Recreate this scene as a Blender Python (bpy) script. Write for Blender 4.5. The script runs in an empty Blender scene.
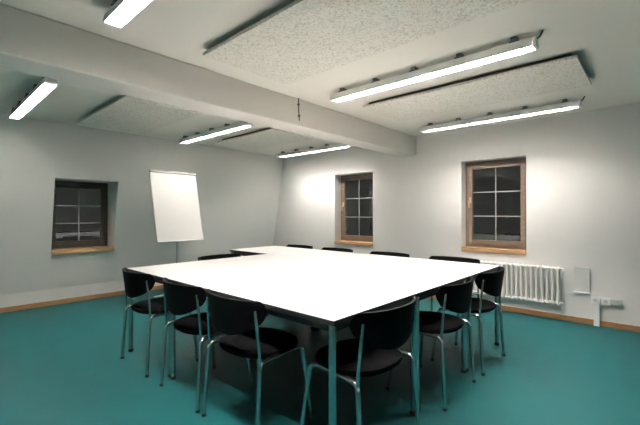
import bpy, bmesh, math, random
from mathutils import Vector, Matrix
PI = math.pi
R = math.radians
random.seed(4)
scene = bpy.context.scene
C = scene.collection

# ------------------------------------------------------------------ materials
def mat(name, col, rough=0.5, metal=0.0, spec=0.5, noise=0.0, nscale=8.0, bump=0.0, bscale=60.0):
    m = bpy.data.materials.new(name); m.use_nodes = True
    nt = m.node_tree; b = nt.nodes['Principled BSDF']
    b.inputs['Base Color'].default_value = (*col, 1)
    b.inputs['Roughness'].default_value = rough
    b.inputs['Metallic'].default_value = metal
    b.inputs['Specular IOR Level'].default_value = spec
    tc = nt.nodes.new('ShaderNodeTexCoord')
    if noise:
        n = nt.nodes.new('ShaderNodeTexNoise'); n.inputs['Scale'].default_value = nscale; n.inputs['Detail'].default_value = 4
        nt.links.new(tc.outputs['Object'], n.inputs['Vector'])
        r = nt.nodes.new('ShaderNodeMapRange'); r.inputs['To Min'].default_value = 1 - noise; r.inputs['To Max'].default_value = 1 + noise
        nt.links.new(n.outputs['Fac'], r.inputs['Value'])
        mx = nt.nodes.new('ShaderNodeVectorMath'); mx.operation = 'SCALE'
        mx.inputs[0].default_value = col
        nt.links.new(r.outputs['Result'], mx.inputs['Scale'])
        nt.links.new(mx.outputs['Vector'], b.inputs['Base Color'])
    if bump:
        n = nt.nodes.new('ShaderNodeTexNoise'); n.inputs['Scale'].default_value = bscale; n.inputs['Detail'].default_value = 3
        nt.links.new(tc.outputs['Object'], n.inputs['Vector'])
        bp = nt.nodes.new('ShaderNodeBump'); bp.inputs['Strength'].default_value = bump; bp.inputs['Distance'].default_value = 0.004
        nt.links.new(n.outputs['Fac'], bp.inputs['Height'])
        nt.links.new(bp.outputs['Normal'], b.inputs['Normal'])
    return m

def wood(name, c1, c2, rough=0.45, sc=(3, 3, 40)):
    m = bpy.data.materials.new(name); m.use_nodes = True
    nt = m.node_tree; b = nt.nodes['Principled BSDF']; b.inputs['Roughness'].default_value = rough
    tc = nt.nodes.new('ShaderNodeTexCoord'); mp = nt.nodes.new('ShaderNodeMapping'); mp.inputs['Scale'].default_value = sc
    n = nt.nodes.new('ShaderNodeTexNoise'); n.inputs['Scale'].default_value = 2.0; n.inputs['Detail'].default_value = 6
    cr = nt.nodes.new('ShaderNodeValToRGB')
    cr.color_ramp.elements[0].position = .35; cr.color_ramp.elements[1].position = .65
    cr.color_ramp.elements[0].color = (*c1, 1); cr.color_ramp.elements[1].color = (*c2, 1)
    nt.links.new(tc.outputs['Object'], mp.inputs['Vector']); nt.links.new(mp.outputs['Vector'], n.inputs['Vector'])
    nt.links.new(n.outputs['Fac'], cr.inputs['Fac']); nt.links.new(cr.outputs['Color'], b.inputs['Base Color'])
    return m

M = {}
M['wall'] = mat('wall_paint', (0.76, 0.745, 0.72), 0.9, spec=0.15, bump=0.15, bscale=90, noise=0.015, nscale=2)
M['wall_left'] = mat('sloping_wall_shaded_paint', (0.665, 0.665, 0.635), 0.9, spec=0.15, bump=0.15, bscale=90, noise=0.015, nscale=2)  # shade on the sloping wall is painted in as a darker tone
M['ceiling'] = mat('ceiling_paint', (0.80, 0.77, 0.70), 0.92, spec=0.1, bump=0.1, bscale=80)
M['beam'] = mat('beam_paint', (0.72, 0.69, 0.645), 0.9, spec=0.1, bump=0.1, bscale=80)
M['floor'] = mat('teal_linoleum', (0.006, 0.080, 0.082), 0.5, spec=0.2, noise=0.10, nscale=5)
M['oak'] = wood('oak_trim', (0.30, 0.145, 0.055), (0.40, 0.21, 0.09))
M['sill'] = wood('sill_wood', (0.42, 0.24, 0.11), (0.52, 0.32, 0.16))
M['frame'] = wood('window_wood', (0.17, 0.125, 0.09), (0.22, 0.165, 0.12))
M['frame_shaded'] = wood('shaded_window_wood', (0.035, 0.026, 0.018), (0.06, 0.042, 0.03))  # window wood with the shade of the recess put into its colour
M['muntin'] = mat('muntin_metal', (0.27, 0.27, 0.26), 0.4)
M['brass'] = mat('handle_metal', (0.55, 0.45, 0.28), 0.35, metal=0.8)
M['white_lam'] = mat('white_laminate', (0.64, 0.63, 0.615), 0.35, spec=0.4)
M['black_edge'] = mat('black_edge', (0.012, 0.012, 0.012), 0.5)
M['steel_dark'] = mat('dark_steel', (0.04, 0.04, 0.042), 0.45, metal=0.3)
M['chrome'] = mat('chrome', (0.62, 0.63, 0.62), 0.2, metal=1.0)
M['black_fabric'] = mat('black_fabric', (0.0025, 0.0025, 0.003), 0.95, spec=0.05, bump=0.4, bscale=400)
M['black_shell'] = mat('black_shell', (0.002, 0.0022, 0.0025), 0.6, spec=0.06)
M['rubber'] = mat('rubber', (0.01, 0.01, 0.01), 0.8)
M['rad'] = mat('radiator_enamel', (0.88, 0.87, 0.82), 0.3)
M['plastic'] = mat('white_plastic', (0.80, 0.80, 0.78), 0.4)
M['plastic_grey'] = mat('grey_plastic', (0.58, 0.58, 0.55), 0.5)
M['panelbox'] = mat('painted_panel', (0.66, 0.66, 0.62), 0.55)
M['paper'] = mat('flip_paper', (0.70, 0.69, 0.67), 0.8, spec=0.1)
M['clamp'] = mat('grey_clamp', (0.22, 0.22, 0.21), 0.5)
M['alu'] = mat('aluminium', (0.55, 0.55, 0.54), 0.35, metal=0.8)
M['housing'] = mat('grey_housing', (0.50, 0.50, 0.48), 0.45)
M['clip'] = mat('steel_clip', (0.16, 0.16, 0.155), 0.4, metal=0.5)
M['reflector'] = mat('white_reflector', (0.85, 0.85, 0.85), 0.4)
M['batten'] = wood('batten_wood', (0.07, 0.05, 0.035), (0.10, 0.07, 0.05))
M['cable'] = mat('dark_cable', (0.09, 0.075, 0.06), 0.6)

def emission(name, col, s):
    m = bpy.data.materials.new(name); m.use_nodes = True
    nt = m.node_tree; nt.nodes.clear()
    e = nt.nodes.new('ShaderNodeEmission'); e.inputs['Color'].default_value = (*col, 1); e.inputs['Strength'].default_value = s
    o = nt.nodes.new('ShaderNodeOutputMaterial'); nt.links.new(e.outputs[0], o.inputs[0])
    return m
M['lamp'] = emission('fluorescent_tube', (1.0, 0.93, 0.89), 165)
M['lamp_wall'] = emission('fluorescent_tube_dimmer', (1.0, 0.93, 0.89), 60)
M['lamp_weak'] = emission('fluorescent_tube_weaker', (1.0, 0.94, 0.885), 50)  # tubes set weaker to keep the left wall darker

def opal_mat():
    m = bpy.data.materials.new('opal_plastic'); m.use_nodes = True
    nt = m.node_tree; nt.nodes.clear()
    d = nt.nodes.new('ShaderNodeBsdfDiffuse'); d.inputs['Color'].default_value = (.74, .74, .72, 1)
    t = nt.nodes.new('ShaderNodeBsdfTranslucent'); t.inputs['Color'].default_value = (.9, .9, .88, 1)
    mx = nt.nodes.new('ShaderNodeMixShader'); mx.inputs[0].default_value = .03
    nt.links.new(d.outputs[0], mx.inputs[1]); nt.links.new(t.outputs[0], mx.inputs[2])
    o = nt.nodes.new('ShaderNodeOutputMaterial'); nt.links.new(mx.outputs[0], o.inputs[0])
    return m
M['opal'] = opal_mat()

def glass_mat():
    m = bpy.data.materials.new('window_glass'); m.use_nodes = True
    nt = m.node_tree; b = nt.nodes['Principled BSDF']
    b.inputs['Transmission Weight'].default_value = 1.0
    b.inputs['Roughness'].default_value = 0.0
    b.inputs['IOR'].default_value = 1.5
    b.inputs['Base Color'].default_value = (0.9, 0.95, 0.95, 1)
    return m
M['glass'] = glass_mat()

def woodwool_mat():
    m = bpy.data.materials.new('wood_wool'); m.use_nodes = True
    nt = m.node_tree; b = nt.nodes['Principled BSDF']; b.inputs['Roughness'].default_value = .95
    b.inputs['Specular IOR Level'].default_value = .05
    tc = nt.nodes.new('ShaderNodeTexCoord')
    n1 = nt.nodes.new('ShaderNodeTexNoise'); n1.inputs['Scale'].default_value = 30; n1.inputs['Detail'].default_value = 5; n1.inputs['Distortion'].default_value = 2.5
    nt.links.new(tc.outputs['Object'], n1.inputs['Vector'])
    cr = nt.nodes.new('ShaderNodeValToRGB')
    cr.color_ramp.elements[0].position = .36; cr.color_ramp.elements[0].color = (.58, .55, .48, 1)
    cr.color_ramp.elements[1].position = .52; cr.color_ramp.elements[1].color = (.80, .77, .70, 1)
    nt.links.new(n1.outputs['Fac'], cr.inputs['Fac']); nt.links.new(cr.outputs['Color'], b.inputs['Base Color'])
    bp = nt.nodes.new('ShaderNodeBump'); bp.inputs['Strength'].default_value = .5; bp.inputs['Distance'].default_value = .004
    nt.links.new(n1.outputs['Fac'], bp.inputs['Height']); nt.links.new(bp.outputs['Normal'], b.inputs['Normal'])
    return m
M['woodwool'] = woodwool_mat()

# ------------------------------------------------------------------ mesh helpers
def obj(name, bm, m, parent=None, smooth=False, bevel=0.0, autosmooth=None):
    bmesh.ops.recalc_face_normals(bm, faces=bm.faces[:])
    me = bpy.data.meshes.new(name); bm.to_mesh(me); bm.free()
    if isinstance(m, (list, tuple)):
        for k in m: me.materials.append(k)
    else:
        me.materials.append(m)
    o = bpy.data.objects.new(name, me); C.objects.link(o)
    if smooth:
        for p in me.polygons: p.use_smooth = True
    if autosmooth is not None:
        me.shade_smooth() if hasattr(me, 'shade_smooth') else None
        me.set_sharp_from_angle(angle=autosmooth)
    if bevel:
        bv = o.modifiers.new('bevel', 'BEVEL'); bv.width = bevel; bv.segments = 2; bv.limit_method = 'ANGLE'
    if parent: o.parent = parent
    return o

def box(bm, x0, x1, y0, y1, z0, z1, mi=0, T=None):
    vs = [Vector((x, y, z)) for z in (z0, z1) for y in (y0, y1) for x in (x0, x1)]
    if T is not None: vs = [T @ v for v in vs]
    v = [bm.verts.new(p) for p in vs]
    for f in ((0, 2, 3, 1), (4, 5, 7, 6), (0, 1, 5, 4), (2, 6, 7, 3), (0, 4, 6, 2), (1, 3, 7, 5)):
        fa = bm.faces.new([v[i] for i in f]); fa.material_index = mi
    return v

def round_path(pts, rad, n=5):
    pts = [Vector(p) for p in pts]; out = [pts[0]]
    for i in range(1, len(pts) - 1):
        a, b, c = pts[i - 1], pts[i], pts[i + 1]
        r = min(rad, (a - b).length * .45, (c - b).length * .45)
        p = b + (a - b).normalized() * r; q = b + (c - b).normalized() * r
        for k in range(n + 1):
            t = k / n
            out.append(p * (1 - t) ** 2 + b * 2 * t * (1 - t) + q * t * t)
    out.append(pts[-1]); return out

def tube(bm, pts, r, n=10, mi=0):
    pts = [Vector(p) for p in pts]; rings = []
    if not isinstance(r, (list, tuple)): r = [r] * len(pts)
    d0 = (pts[1] - pts[0]).normalized()
    up = Vector((0, 0, 1)) if abs(d0.z) < .9 else Vector((1, 0, 0))
    for i, p in enumerate(pts):
        if i == 0: d = pts[1] - pts[0]
        elif i == len(pts) - 1: d = pts[-1] - pts[-2]
        else: d = (pts[i + 1] - pts[i]).normalized() + (pts[i] - pts[i - 1]).normalized()
        d.normalize()
        s = d.cross(up)
        if s.length < 1e-4: s = d.orthogonal()
        s.normalize(); up = s.cross(d).normalized()
        rings.append([bm.verts.new(p + (s * math.cos(2 * PI * k / n) + up * math.sin(2 * PI * k / n)) * r[i]) for k in range(n)])
    for a, b in zip(rings, rings[1:]):
        for k in range(n):
            bm.faces.new((a[k], a[(k + 1) % n], b[(k + 1) % n], b[k])).material_index = mi
    bm.faces.new(rings[0][::-1]).material_index = mi; bm.faces.new(rings[-1]).material_index = mi

def tag(o, label=None, cat=None, group=None, kind=None):
    if label: o['label'] = label
    if cat: o['category'] = cat
    if group: o['group'] = group
    if kind: o['kind'] = kind
    return o

def empty(name, loc=(0, 0, 0), rz=0.0):
    o = bpy.data.objects.new(name, None); C.objects.link(o)
    o.empty_display_size = .1
    o.location = loc; o.rotation_euler = (0, 0, rz); return o

KIDS = {}
def kids(o): return [c for c in bpy.data.objects if c.parent == o]
def copy_tree(o, parent=None):
    c = o.copy(); C.objects.link(c)
    if parent is not None: c.parent = parent
    for ch in kids(o): copy_tree(ch, c)
    return c

# ------------------------------------------------------------------ dimensions (metres)
H = 2.37                      # ceiling
YW = 5.03                     # rear wall with the two windows
XR, YF = 2.4, -2.1            # right wall and wall behind the photographer
KZ, SL = 0.22, 0.195          # knee wall height and lean of the sloping wall
def xs(z): return -5.975 + max(0, z - KZ) * SL
XO = -6.3

# ------------------------------------------------------------------ room shell
bm = bmesh.new(); box(bm, XO, XR + .1, YF - .1, YW + .3, -.12, 0)
tag(obj('floor', bm, M['floor']), 'dark teal linoleum floor with a faint sheen', 'floor', kind='structure')
bm = bmesh.new(); box(bm, XO, XR + .1, YF - .1, YW + .3, H, H + .12)
tag(obj('ceiling', bm, M['ceiling']), 'off white plastered ceiling', 'ceiling', kind='structure')

def grid_wall(bm, us, vs, holes, fin, fout, frev=None):
    """flat wall with rectangular holes: fin/fout map (u,v) to the inner and outer face"""
    nu, nv = len(us) - 1, len(vs) - 1
    solid = lambda i, j: 0 <= i < nu and 0 <= j < nv and (i, j) not in holes
    ci, co = {}, {}
    def gi(i, j):
        if (i, j) not in ci: ci[(i, j)] = bm.verts.new(fin(us[i], vs[j]))
        return ci[(i, j)]
    def go(i, j):
        if (i, j) not in co: co[(i, j)] = bm.verts.new(fout(us[i], vs[j]))
        return co[(i, j)]
    for i in range(nu):
        for j in range(nv):
            if not solid(i, j): continue
            q = [(i, j), (i + 1, j), (i + 1, j + 1), (i, j + 1)]
            bm.faces.new([gi(*p) for p in q]); bm.faces.new([go(*p) for p in q[::-1]])
            for k, (di, dj) in enumerate(((0, -1), (1, 0), (0, 1), (-1, 0))):
                if not solid(i + di, j + dj):
                    a, b = q[k], q[(k + 1) % 4]
                    bm.faces.new((gi(*a), go(*a), go(*b), gi(*b)))

W2 = (-4.22, -3.41, .715, 1.915)
W3 = (-1.965, -1.17, .74, 1.935)
W1 = (1.21, 1.965, .71, 1.685)
bm = bmesh.new()
grid_wall(bm, [XO, W2[0], W2[1], W3[0], W3[1], XR + .1], [0, W2[2], W3[2], W2[3], W3[3], H], {(1, 1), (1, 2), (3, 2), (3, 3)},
          lambda u, v: (u, YW, v), lambda u, v: (u, YW + .3, v))
tag(obj('wall_back', bm, M['wall']), 'white plastered wall with two wooden windows', 'wall', kind='structure')
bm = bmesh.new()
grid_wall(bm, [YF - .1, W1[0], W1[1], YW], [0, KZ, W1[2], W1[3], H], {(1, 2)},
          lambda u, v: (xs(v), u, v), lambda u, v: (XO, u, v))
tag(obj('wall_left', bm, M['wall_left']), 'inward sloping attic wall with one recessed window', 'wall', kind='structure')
bm = bmesh.new(); box(bm, XR, XR + .1, YF - .1, YW, 0, H)
tag(obj('wall_right', bm, M['wall']), 'plain white wall on the right', 'wall', kind='structure')
bm = bmesh.new(); box(bm, xs(0), XR, YF - .1, YF, 0, H)
tag(obj('wall_front', bm, M['wall']), 'plain white wall behind the camera', 'wall', kind='structure')

bm = bmesh.new(); box(bm, -2.90, -2.63, YF, YW, 2.095, H)
tag(obj('ceiling_beam', bm, M['beam'], bevel=.012), 'boxed white beam crossing the ceiling above the tables', 'beam', kind='structure')
bm = bmesh.new(); box(bm, xs(0) + .015, XR, YW - .016, YW, 0, .062)
tag(obj('baseboard_back', bm, M['oak'], bevel=.004), 'thin oak baseboard along the window wall', 'baseboard', kind='structure')
bm = bmesh.new(); box(bm, xs(0), xs(0) + .015, YF, YW - .016, 0, .062)
tag(obj('baseboard_left', bm, M['oak'], bevel=.004), 'thin oak baseboard along the sloping wall', 'baseboard', kind='structure')

# ------------------------------------------------------------------ windows
def window(name, w, h, loc, rz, label, sill_front, sill_back, fm='frame'):
    """local x = right, z = up, -y = into the room; origin at the bottom left corner of the opening"""
    r = empty(name, loc, rz); tag(r, label, 'window', kind='structure')
    a, s = .042, .056
    bm = bmesh.new(); e = .001
    box(bm, e, a, 0, .07, .03, h - e); box(bm, w - a, w - e, 0, .07, .03, h - e)
    box(bm, a, w - a, 0, .07, h - a, h - e); box(bm, a, w - a, 0, .07, .03, .03 + a)
    obj('frame', bm, M[fm], r, bevel=.004)
    x0, x1, z0, z1 = a, w - a, .03 + a, h - a
    bm = bmesh.new()
    box(bm, x0, x0 + s, -.014, .045, z0, z1); box(bm, x1 - s, x1, -.014, .045, z0, z1)
    box(bm, x0 + s, x1 - s, -.014, .045, z1 - s, z1); box(bm, x0 + s, x1 - s, -.014, .045, z0, z0 + s)
    sash = obj('sash', bm, M[fm], r, bevel=.004)
    gx0, gx1, gz0, gz1 = x0 + s, x1 - s, z0 + s, z1 - s
    bm = bmesh.new(); box(bm, gx0 - .005, gx1 + .005, .012, .018, gz0 - .005, gz1 + .005)
    obj('glass_pane', bm, M['glass'], sash)
    bm = bmesh.new(); t = .0065
    cxm = (gx0 + gx1) / 2
    box(bm, cxm - t, cxm + t, .000, .011, gz0, gz1)
    for k in (1, 2):
        zz = gz0 + (gz1 - gz0) * k / 3
        box(bm, gx0, gx1, .001, .0105, zz - t, zz + t)
    obj('muntins', bm, M['muntin'], sash)
    bm = bmesh.new()
    hx, hz = x0 + s * .5, (z0 + z1) / 2 + .06
    box(bm, hx - .014, hx + .014, -.022, -.014, hz - .04, hz + .04)
    tube(bm, round_path([(hx, -.02, hz), (hx, -.055, hz), (hx, -.058, hz - .11)], .02), .008)
    obj('handle', bm, M['brass'] if fm == 'frame' else M['steel_dark'], sash, autosmooth=R(40))
    bm = bmesh.new(); box(bm, e, w - e, sill_front, sill_back, -.022, .03)
    obj('sill', bm, M['sill'], r, bevel=.005)
    return r
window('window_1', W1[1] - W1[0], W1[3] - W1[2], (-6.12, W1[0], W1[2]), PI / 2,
       'small wooden window, frame colour darkened for shade, deep in the sloping wall beside the flip chart', -.285, 0.0, 'frame_shaded')
window('window_2', W2[1] - W2[0], W2[3] - W2[2], (W2[0], YW + .17, W2[2]), 0,
       'six-pane wooden window in the back wall behind the middle of the table', -.19, 0.0)
window('window_3', W3[1] - W3[0], W3[3] - W3[2], (W3[0], YW + .15, W3[2]), 0,
       'six-pane wooden window in the back wall beside the radiator', -.17, 0.0)

# ------------------------------------------------------------------ tables
TH = .74
def make_table():
    r = empty('conference_table')
    L, D = .8, .4
    bm = bmesh.new(); g = .0022
    box(bm, -L + g, L - g, -D + g, D - g, TH - .004, TH, 0)
    top = obj('tabletop', bm, M['white_lam'], r)
    bm = bmesh.new(); box(bm, -L + g, L - g, -D + g, D - g, TH - .026, TH - .004)
    obj('edge_band', bm, M['black_edge'], top)
    bm = bmesh.new(); i, t = .03, .02
    z0, z1 = TH - .066, TH - .026
    box(bm, -L + i + .02, L - i - .02, -D + i, -D + i + t, z0, z1); box(bm, -L + i + .02, L - i - .02, D - i - t, D - i, z0, z1)
    box(bm, -L + i, -L + i + t, -D + i + .02, D - i - .02, z0, z1); box(bm, L - i - t, L - i, -D + i + .02, D - i - .02, z0, z1)
    obj('frame', bm, M['steel_dark'], r)
    for sx in (-1, 1):
        for sy in (-1, 1):
            x, y = sx * (L - .027), sy * (D - .02)
            bm = bmesh.new(); tube(bm, [(x, y, .02), (x, y, TH - .026)], .018, 16)
            l = obj('leg', bm, M['chrome'], r, autosmooth=R(40))
            bm = bmesh.new(); tube(bm, [(x, y, 0), (x, y, .025)], .0195, 16)
            obj('foot_cap', bm, M['rubber'], l, autosmooth=R(40))
    return r
tx0, ty0 = -3.47, 1.27
proto = make_table()
TABLES = [
    (tx0 + .4, ty0 + .8, PI / 2, 'white table set lengthwise at the left end of the block'),
    (tx0 + 1.6, ty0 + .4, 0, 'white table at the front corner nearest the camera'),
    (tx0 + 1.6, ty0 + 1.2, 0, 'white table in the middle of the right edge'),
    (tx0 + 0, ty0 + 2.0, 0, 'far left white table jutting out past the others toward the flip chart'),
    (tx0 + 1.6, ty0 + 2.0, 0, 'far right white table nearest the radiator'),
]
for k, (x, y, rz, lab) in enumerate(TABLES):
    o = proto if k == 0 else copy_tree(proto)
    o.location = (x, y, 0); o.rotation_euler = (0, 0, rz)
    tag(o, lab, 'table', 'white tables pushed together')

# ------------------------------------------------------------------ chairs
def make_chair():
    r = empty('stacking_chair')
    # seat pad: rounded superellipse, domed top
    bm = bmesh.new(); n = 40; a, b, cy = .228, .212, -.035
    prof = [(.80, .437), (.97, .440), (1.0, .452), (.985, .466), (.90, .475), (.6, .480), (.25, .482)]
    rings = []
    for s, z in prof:
        ring = []
        for k in range(n):
            t = 2 * PI * k / n; c_, s_ = math.cos(t), math.sin(t); e = 2 / 2.5
            ring.append(bm.verts.new((a * s * math.copysign(abs(c_) ** e, c_), cy + b * s * math.copysign(abs(s_) ** e, s_), z)))
        rings.append(ring)
    for p, q in zip(rings, rings[1:]):
        for k in range(n): bm.faces.new((p[k], p[(k + 1) % n], q[(k + 1) % n], q[k]))
    bm.faces.new(rings[0][::-1]); bm.faces.new(rings[-1])
    obj('seat', bm, M['black_fabric'], r, autosmooth=R(50))
    # backrest: curved shell, deepest in the middle
    bm = bmesh.new(); nu, nv = 32, 10; PHI = R(74); th = .016
    def pt(u, v, off):
        au = abs(u)
        zt = .768 - .05 * max(0, (au - .80) / .2) ** 2.2
        zb = .560 + .115 * au ** 1.7 + .025 * max(0, (au - .85) / .15) ** 2
        z = zb + (zt - zb) * v
        t = (z - .52) / .24
        A = (.246 + .025 * t) + off; B = (.128 + .01 * t) + off
        ph = u * PHI
        return Vector((A * math.sin(ph), -.165 - .022 * t - B * math.cos(ph) + .03, z))
    grid = {}
    for lay, off in ((0, 0), (1, th)):
        for i in range(nu + 1):
            for j in range(nv + 1):
                grid[lay, i, j] = bm.verts.new(pt(2 * i / nu - 1, j / nv, off))
    for lay in (0, 1):
        for i in range(nu):
            for j in range(nv):
                bm.faces.new((grid[lay, i, j], grid[lay, i + 1, j], grid[lay, i + 1, j + 1], grid[lay, i, j + 1]))
    for i in range(nu):
        for j in (0, nv): bm.faces.new((grid[0, i, j], grid[0, i + 1, j], grid[1, i + 1, j], grid[1, i, j]))
    for j in range(nv):
        for i in (0, nu): bm.faces.new((grid[0, i, j], grid[0, i, j + 1], grid[1, i, j + 1], grid[1, i, j]))
    bk = obj('backrest', bm, M['black_shell'], r, bevel=.005, autosmooth=R(45))
    for s in (-1, 1):
        # rear leg, side rail, front leg, upright - one bent tube each
        bm = bmesh.new()
        tube(bm, round_path([(s * .258, -.25, .012), (s * .244, -.222, .437), (s * .236, -.15, .440)], .035, 6), .0115, 12)
        lg = obj('leg', bm, M['chrome'], r, autosmooth=R(60))
        bm = bmesh.new(); tube(bm, [(s * .258, -.25, 0), (s * .2576, -.249, .016)], .013, 12); obj('foot_cap', bm, M['rubber'], lg, autosmooth=R(50))
        bm = bmesh.new()
        tube(bm, round_path([(s * .250, .165, .012), (s * .212, .118, .432), (s * .210, .05, .436)], .035, 6), .0115, 12)
        lg = obj('leg', bm, M['chrome'], r, autosmooth=R(60))
        bm = bmesh.new(); tube(bm, [(s * .250, .165, 0), (s * .2486, .1635, .016)], .013, 12); obj('foot_cap', bm, M['rubber'], lg, autosmooth=R(50))
        bm = bmesh.new()
        tube(bm, [(s * .236, -.15, .440), (s * .210, .05, .436)], .0115, 12)
        tube(bm, [(s * .220, -.03, .438), (s * .15, -.03, .442)], .010, 10)
        tube(bm, [(s * .211, .04, .436), (s * .15, .04, .442)], .010, 10)
        obj('side_rail', bm, M['chrome'], r, autosmooth=R(60))
        bm = bmesh.new()
        tube(bm, round_path([(s * .2445, -.2205, .42), (s * .243, -.224, .50), (s * .230, -.242, .718)], .05, 6), .0082, 10)
        obj('upright', bm, M['chrome'], r, autosmooth=R(60))
    return r
ch = make_chair()
CH = [
    (-3.075, 1.43, 0, -1.0, 'black chair on the near left side, furthest from the camera'),
    (-2.34, 1.43, 0, -1.0, 'black chair on the near left side, middle one of three'),
    (-1.765, 1.43, 0, 0, 'black chair on the near left side, closest to the front table corner'),
    (-1.225, 1.62, 90, -2, 'black chair on the right side, closest to the front table corner'),
    (-1.225, 2.475, 90, 1, 'black chair on the right side, middle one of three'),
    (-1.22, 3.158, 90, 0, 'black chair on the right side, in front of the radiator'),
    (-3.79, 3.51, 180, 0, 'black chair back behind the far table edge, leftmost, by the room corner'),
    (-3.09, 3.51, 180, 0, 'black chair back behind the far table edge, left under the narrower window'),
    (-2.30, 3.51, 180, 0, 'black chair back behind the far table edge, against bare wall between windows'),
    (-1.545, 3.535, 180, 0, 'black chair back behind the far table edge, rightmost, under the larger window'),
    (-3.31, 2.25, -90, 0, 'black chair behind the left table edge, just below the flip chart'),
]
for k, (x, y, rz, jit, lab) in enumerate(CH):
    o = ch if k == 0 else copy_tree(ch)
    o.location = (x, y, 0); o.rotation_euler = (0, 0, R(rz + jit))
    tag(o, lab, 'chair', 'black chairs around the tables')

# ------------------------------------------------------------------ ceiling lights
LL = 1.66
def make_light(lamp):
    r = empty('fluorescent_light')              # origin on the ceiling, hangs down
    h = LL / 2
    for x in (-.72, -.36, 0, .36, .72):
        bm = bmesh.new(); box(bm, x - .018, x + .018, -.030, .030, -.028, 0)
        box(bm, x - .03, x + .03, -.036, .036, -.032, -.026)
        obj('mounting_bracket', bm, M['clip'], r)
    # trough housing: rounded thin shell, open below
    prof = [(.012, -.030), (.026, -.033), (.034, -.042), (.040, -.060), (.044, -.078), (.046, -.097)]
    outer = [(-y, z) for y, z in prof[::-1]] + prof
    inner = [(y * .965, z - .0014 if abs(y) < .03 else z) for y, z in outer][::-1]
    sec = outer + inner
    bm = bmesh.new()
    va = [bm.verts.new((-h, y, z)) for y, z in sec]; vb = [bm.verts.new((h, y, z)) for y, z in sec]
    m_, n_ = len(sec), len(outer)
    for k in range(m_): bm.faces.new((va[k], va[(k + 1) % m_], vb[(k + 1) % m_], vb[k]))
    for k in range(n_ - 1):
        for w_ in (va, vb): bm.faces.new((w_[k], w_[k + 1], w_[m_ - 2 - k], w_[m_ - 1 - k]))
    hs = obj('housing', bm, M['opal'], r, autosmooth=R(35))
    bm = bmesh.new(); box(bm, -h + .01, h - .01, -.024, .024, -.0385, -.0355)
    obj('reflector', bm, M['reflector'], hs)
    bm = bmesh.new(); tube(bm, [(-h + .06, 0, -.055), (h - .06, 0, -.055)], .013, 14)
    tb = obj('lamp_tube', bm, M[lamp], r, autosmooth=R(40))
    for s in (-1, 1):
        bm = bmesh.new(); tube(bm, [(s * (h - .06), 0, -.055), (s * (h - .03), 0, -.055)], .0135, 14)
        obj('tube_cap', bm, M['alu'], tb, autosmooth=R(40))
    bm = bmesh.new(); n = 38
    for k in range(1, n):
        x = -h + .02 + (2 * h - .04) * k / n
        vs = [(-.0395, -.074), (.0395, -.074), (.0425, -.095), (-.0425, -.095)]
        qa = [bm.verts.new((x - .0006, y, z)) for y, z in vs]; qb = [bm.verts.new((x + .0006, y, z)) for y, z in vs]
        for q in range(4): bm.faces.new((qa[q], qa[(q + 1) % 4], qb[(q + 1) % 4], qb[q]))
        bm.faces.new(qa); bm.faces.new(qb[::-1])
    obj('louver', bm, M['reflector'], r)
    for s in (-1, 1):
        bm = bmesh.new()
        qa = [bm.verts.new((s * (h + .0005), y * 1.03, z + .001 if abs(y) < .03 else z)) for y, z in outer]
        qb = [bm.verts.new((s * (h + .020), y * .96, z * .985)) for y, z in outer]
        for q in range(n_): bm.faces.new((qa[q], qa[(q + 1) % n_], qb[(q + 1) % n_], qb[q]))
        bm.faces.new(qa); bm.faces.new(qb[::-1])
        obj('end_cap', bm, M['opal'], r, bevel=.004)
    bm = bmesh.new()
    tube(bm, round_path([(h - .005, .0, -.04), (h + .03, 0, -.04), (h + .05, 0, -.001)], .02), .006, 8)
    obj('supply_cable', bm, M['cable'], r, autosmooth=R(60))
    return r
MADE = {}
LT = [
    (-1.41, .74, 'lamp', 'lit fluorescent ceiling light cut off by the top edge of the photo'),
    (-4.44, .74, 'lamp_weak', 'lit fluorescent ceiling light at far left above the recessed window'),
    (-4.41, 2.69, 'lamp_weak', 'lit fluorescent ceiling light above the flip chart, left of the beam'),
    (-1.40, 2.645, 'lamp', 'long lit fluorescent ceiling light between the two panels right of the beam'),
    (-1.39, 4.40, 'lamp_wall', 'lit fluorescent ceiling light above the larger window near the radiator'),
    (-4.36, 4.57, 'lamp_wall', 'lit fluorescent ceiling light above the narrower window, under the beam'),
]
for x, y, lamp, lab in LT:
    if lamp in MADE: o = copy_tree(MADE[lamp])
    else: o = MADE[lamp] = make_light(lamp)
    o.location = (x, y, H)
    tag(o, lab, 'ceiling light', 'fluorescent ceiling lights')

# ------------------------------------------------------------------ acoustic panels
def panel(x0, x1, y0, y1, lab):
    r = empty('acoustic_panel', ((x0 + x1) / 2, (y0 + y1) / 2, H))
    w, d = (x1 - x0) / 2, (y1 - y0) / 2
    bm = bmesh.new(); box(bm, -w, w, -d, d, -.058, -.036); obj('board', bm, M['woodwool'], r, bevel=.003)
    bm = bmesh.new()
    e = .045
    for k in (-.5, 0, .5): box(bm, k * w - .025, k * w + .025, -d + e + .03, d - e - .03, -.036, 0)
    for q in (-1, 1):
        y0, y1 = sorted((q * (d - e), q * (d - e - .03))); box(bm, -w + e, w - e, y0, y1, -.036, 0)
        x0_, x1_ = sorted((q * (w - e), q * (w - e - .03))); box(bm, x0_, x1_, -d + e + .03, d - e - .03, -.036, 0)
    obj('batten', bm, M['batten'], r)
    tag(r, lab, 'ceiling panel', 'acoustic ceiling panels')
panel(-2.31, -.41, 1.335, 2.12, 'speckled acoustic panel on the ceiling, nearest the camera right of the beam')
panel(-2.235, -.40, 3.11, 3.86, 'acoustic panel on the ceiling between two lights right of the beam')
panel(-5.18, -3.635, 1.32, 2.11, 'acoustic panel on the ceiling left of the beam above the recessed window')
panel(-4.97, -3.65, 3.13, 3.90, 'acoustic panel on the ceiling left of the beam near the far room corner')

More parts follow.
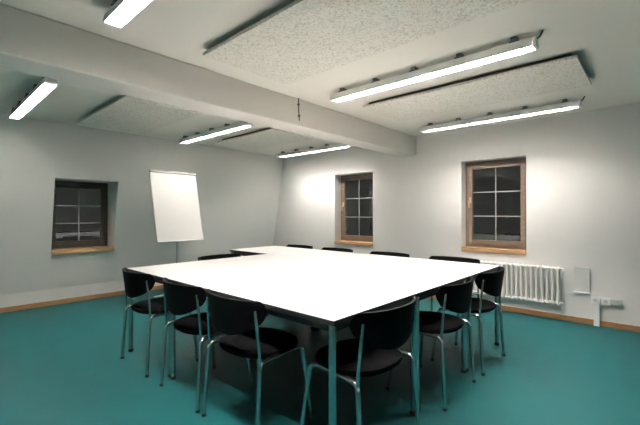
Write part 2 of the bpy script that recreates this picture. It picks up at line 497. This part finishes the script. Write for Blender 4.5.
# ------------------------------------------------------------------ cable on the beam
bm = bmesh.new()
tube(bm, [(-2.624, 2.565, H), (-2.624, 2.57, 2.25), (-2.624, 2.58, 2.15)], .005, 8)
box(bm, -2.63, -2.616, 2.555, 2.575, 2.30, 2.315); box(bm, -2.63, -2.616, 2.563, 2.583, 2.19, 2.205)
tag(obj('cable', bm, M['cable']), 'short dark cable running down the side of the ceiling beam', 'cable')

# ------------------------------------------------------------------ radiator
rad = empty('radiator', (-1.40, YW - .082, 0))
tag(rad, 'white column radiator on the wall below the larger window', 'radiator')
x0r, x1r, nsec = -.60, .576, 23
for k in range(nsec):
    x = x0r + (x1r - x0r) * k / (nsec - 1)
    bm = bmesh.new()
    for y in (-.034, 0, .034): tube(bm, [(x, y, .205), (x, y, .595)], .0125, 12)
    for z in (.205, .595):
        tube(bm, [(x, -.048, z), (x, -.036, z), (x, .036, z), (x, .048, z)], [.013, .020, .020, .013], 10)
    obj('column', bm, M['rad'], rad, autosmooth=R(50))
bm = bmesh.new()
for z in (.205, .595): tube(bm, [(x0r - .015, 0, z), (x1r + .02, 0, z)], .017, 12)
obj('header_pipe', bm, M['rad'], rad, autosmooth=R(50))
bm = bmesh.new(); tube(bm, [(x1r + .02, 0, .595), (x1r + .05, 0, .595)], .011, 10); obj('vent_plug', bm, M['rad'], rad, autosmooth=R(50))
bm = bmesh.new(); tube(bm, [(x1r + .02, 0, .205), (x1r + .045, 0, .205)], .013, 10); obj('drain_plug', bm, M['rad'], rad, autosmooth=R(50))
for k in (-.42, .42):
    for z in (.235, .565):
        bm = bmesh.new(); box(bm, k - .012, k + .012, .02, .08, z - .01, z + .01); obj('wall_bracket', bm, M['rad'], rad)
bm = bmesh.new()
tube(bm, round_path([(x0r - .015, 0, .205), (x0r - .07, 0, .205), (x0r - .07, .05, .10), (x0r - .07, .08, .10)], .03), .009, 10)
obj('supply_pipe', bm, M['rad'], rad, autosmooth=R(60))

# ------------------------------------------------------------------ wall panel, sockets, cable duct
r = empty('access_panel', (-.612, YW, .35))
bm = bmesh.new(); box(bm, -.072, .072, -.014, .004, 0, .275); obj('cover', bm, M['panelbox'], r, bevel=.003)
bm = bmesh.new(); box(bm, -.076, .076, -.030, 0, -.014, -.001); obj('bottom_lip', bm, M['plastic'], r, bevel=.002)
tag(r, 'flat pale access panel on the wall right of the radiator', 'panel')
r = empty('socket_box', (-.40, YW, .255))
bm = bmesh.new(); box(bm, -.135, .135, -.045, .004, 0, .055); obj('trunking', bm, M['plastic_grey'], r, bevel=.003)
for x in (-.088, .002):
    bm = bmesh.new(); box(bm, x - .040, x + .040, -.054, -.0455, -.012, .068); so = obj('socket', bm, M['plastic'], r, bevel=.006)
    bm = bmesh.new(); tube(bm, [(x, -.0585, .028), (x, -.0545, .028)], .019, 20); obj('socket_cup', bm, M['plastic_grey'], so, autosmooth=R(40))
for x in (.065, .107):
    bm = bmesh.new(); box(bm, x - .017, x + .017, -.051, -.0455, .004, .062); obj('data_outlet', bm, M['plastic_grey'], r, bevel=.003)
tag(r, 'low wall trunking with two white power sockets near the right edge', 'socket')
bm = bmesh.new(); box(bm, -.505, -.450, YW - .042, YW - .0165, 0, .242)
tag(obj('cable_duct', bm, M['plastic'], bevel=.004), 'short white vertical cable duct from the floor up to the sockets', 'cable duct')

# ------------------------------------------------------------------ flip chart
fc = empty('flip_chart', (-5.12, 2.56, 0), PI / 2)   # local x -> +Y, local -y -> +X (into the room)
tag(fc, 'white flip chart leaning back on a slim stand near the sloping wall', 'flip chart')
tilt = Matrix.Translation((0, -.12, .84)) @ Matrix.Rotation(-R(13.5), 4, 'X')
bm = bmesh.new(); box(bm, -.348, .348, 0, .022, 0, 1.03, 0, tilt); bd = obj('board', bm, M['alu'], fc, bevel=.004)
# paper pad, lower corner slightly lifted
bm = bmesh.new(); nx, nz = 12, 20; g = {}
for i in range(nx + 1):
    for j in range(nz + 1):
        u, v = i / nx, j / nz
        lift = .02 * max(0, 1 - v / .18) * max(0, (u - .45) / .55) + .003 * max(0, 1 - v / .3)
        g[i, j] = bm.verts.new(tilt @ Vector((-.338 + .676 * u, -.004 - lift, .008 + .985 * v)))
        g[i, j, 1] = bm.verts.new(tilt @ Vector((-.338 + .676 * u, -.0005, .008 + .985 * v)))
for i in range(nx):
    for j in range(nz):
        bm.faces.new((g[i, j], g[i + 1, j], g[i + 1, j + 1], g[i, j + 1]))
        bm.faces.new((g[i, j, 1], g[i, j + 1, 1], g[i + 1, j + 1, 1], g[i + 1, j, 1]))
for i in range(nx):
    for j in (0, nz): bm.faces.new((g[i, j], g[i, j, 1], g[i + 1, j, 1], g[i + 1, j]))
for j in range(nz):
    for i in (0, nx): bm.faces.new((g[i, j], g[i, j + 1], g[i, j + 1, 1], g[i, j, 1]))
obj('paper_pad', bm, M['paper'], fc, autosmooth=R(30))
bm = bmesh.new(); box(bm, -.348, .348, -.014, 0, .995, 1.03, 0, tilt); obj('clamp_bar', bm, M['clamp'], bd, bevel=.004)
bm = bmesh.new(); box(bm, -.348, .348, -.028, 0, -.012, .006, 0, tilt); obj('pen_tray', bm, M['plastic'], bd, bevel=.003)
bm = bmesh.new(); tube(bm, [(0, 0, .06), (0, 0, 1.05)], .018, 14)
box(bm, -.04, .04, -.045, .015, 1.00, 1.05)
obj('pole', bm, M['alu'], fc, autosmooth=R(40))
bm = bmesh.new(); tube(bm, [(0, 0, .05), (0, 0, .11)], .028, 16); obj('hub', bm, M['alu'], fc, autosmooth=R(40))
for k in range(5):
    a = 2 * PI * k / 5 + .3
    d = Vector((math.cos(a), math.sin(a), 0))
    bm = bmesh.new(); tube(bm, [d * .02 + Vector((0, 0, .085)), d * .31 + Vector((0, 0, .05))], [.014, .010], 10)
    l = obj('leg', bm, M['alu'], fc, autosmooth=R(50))
    bm = bmesh.new(); tube(bm, [d * .305, d * .305 + Vector((0, 0, .045))], .018, 12); obj('caster', bm, M['rubber'], l, autosmooth=R(50))

# ------------------------------------------------------------------ world, camera, view
w = bpy.data.worlds.new('night'); scene.world = w; w.use_nodes = True
w.node_tree.nodes['Background'].inputs['Color'].default_value = (.02, .019, .017, 1)
w.node_tree.nodes['Background'].inputs['Strength'].default_value = .25

cam = bpy.data.cameras.new('camera'); co = bpy.data.objects.new('camera', cam); C.objects.link(co)
co.location = (0, 0, 1.22)
co.rotation_euler = (R(90 + .233), 0, R(42.3))
cam.sensor_width = 36; cam.lens = 369 / 640 * 36; cam.clip_start = .02
scene.camera = co
scene.view_settings.view_transform = 'Standard'
scene.view_settings.look = 'None'
scene.view_settings.exposure = 2.25
scene.view_settings.gamma = 1.0
scene.view_settings.use_curve_mapping = False
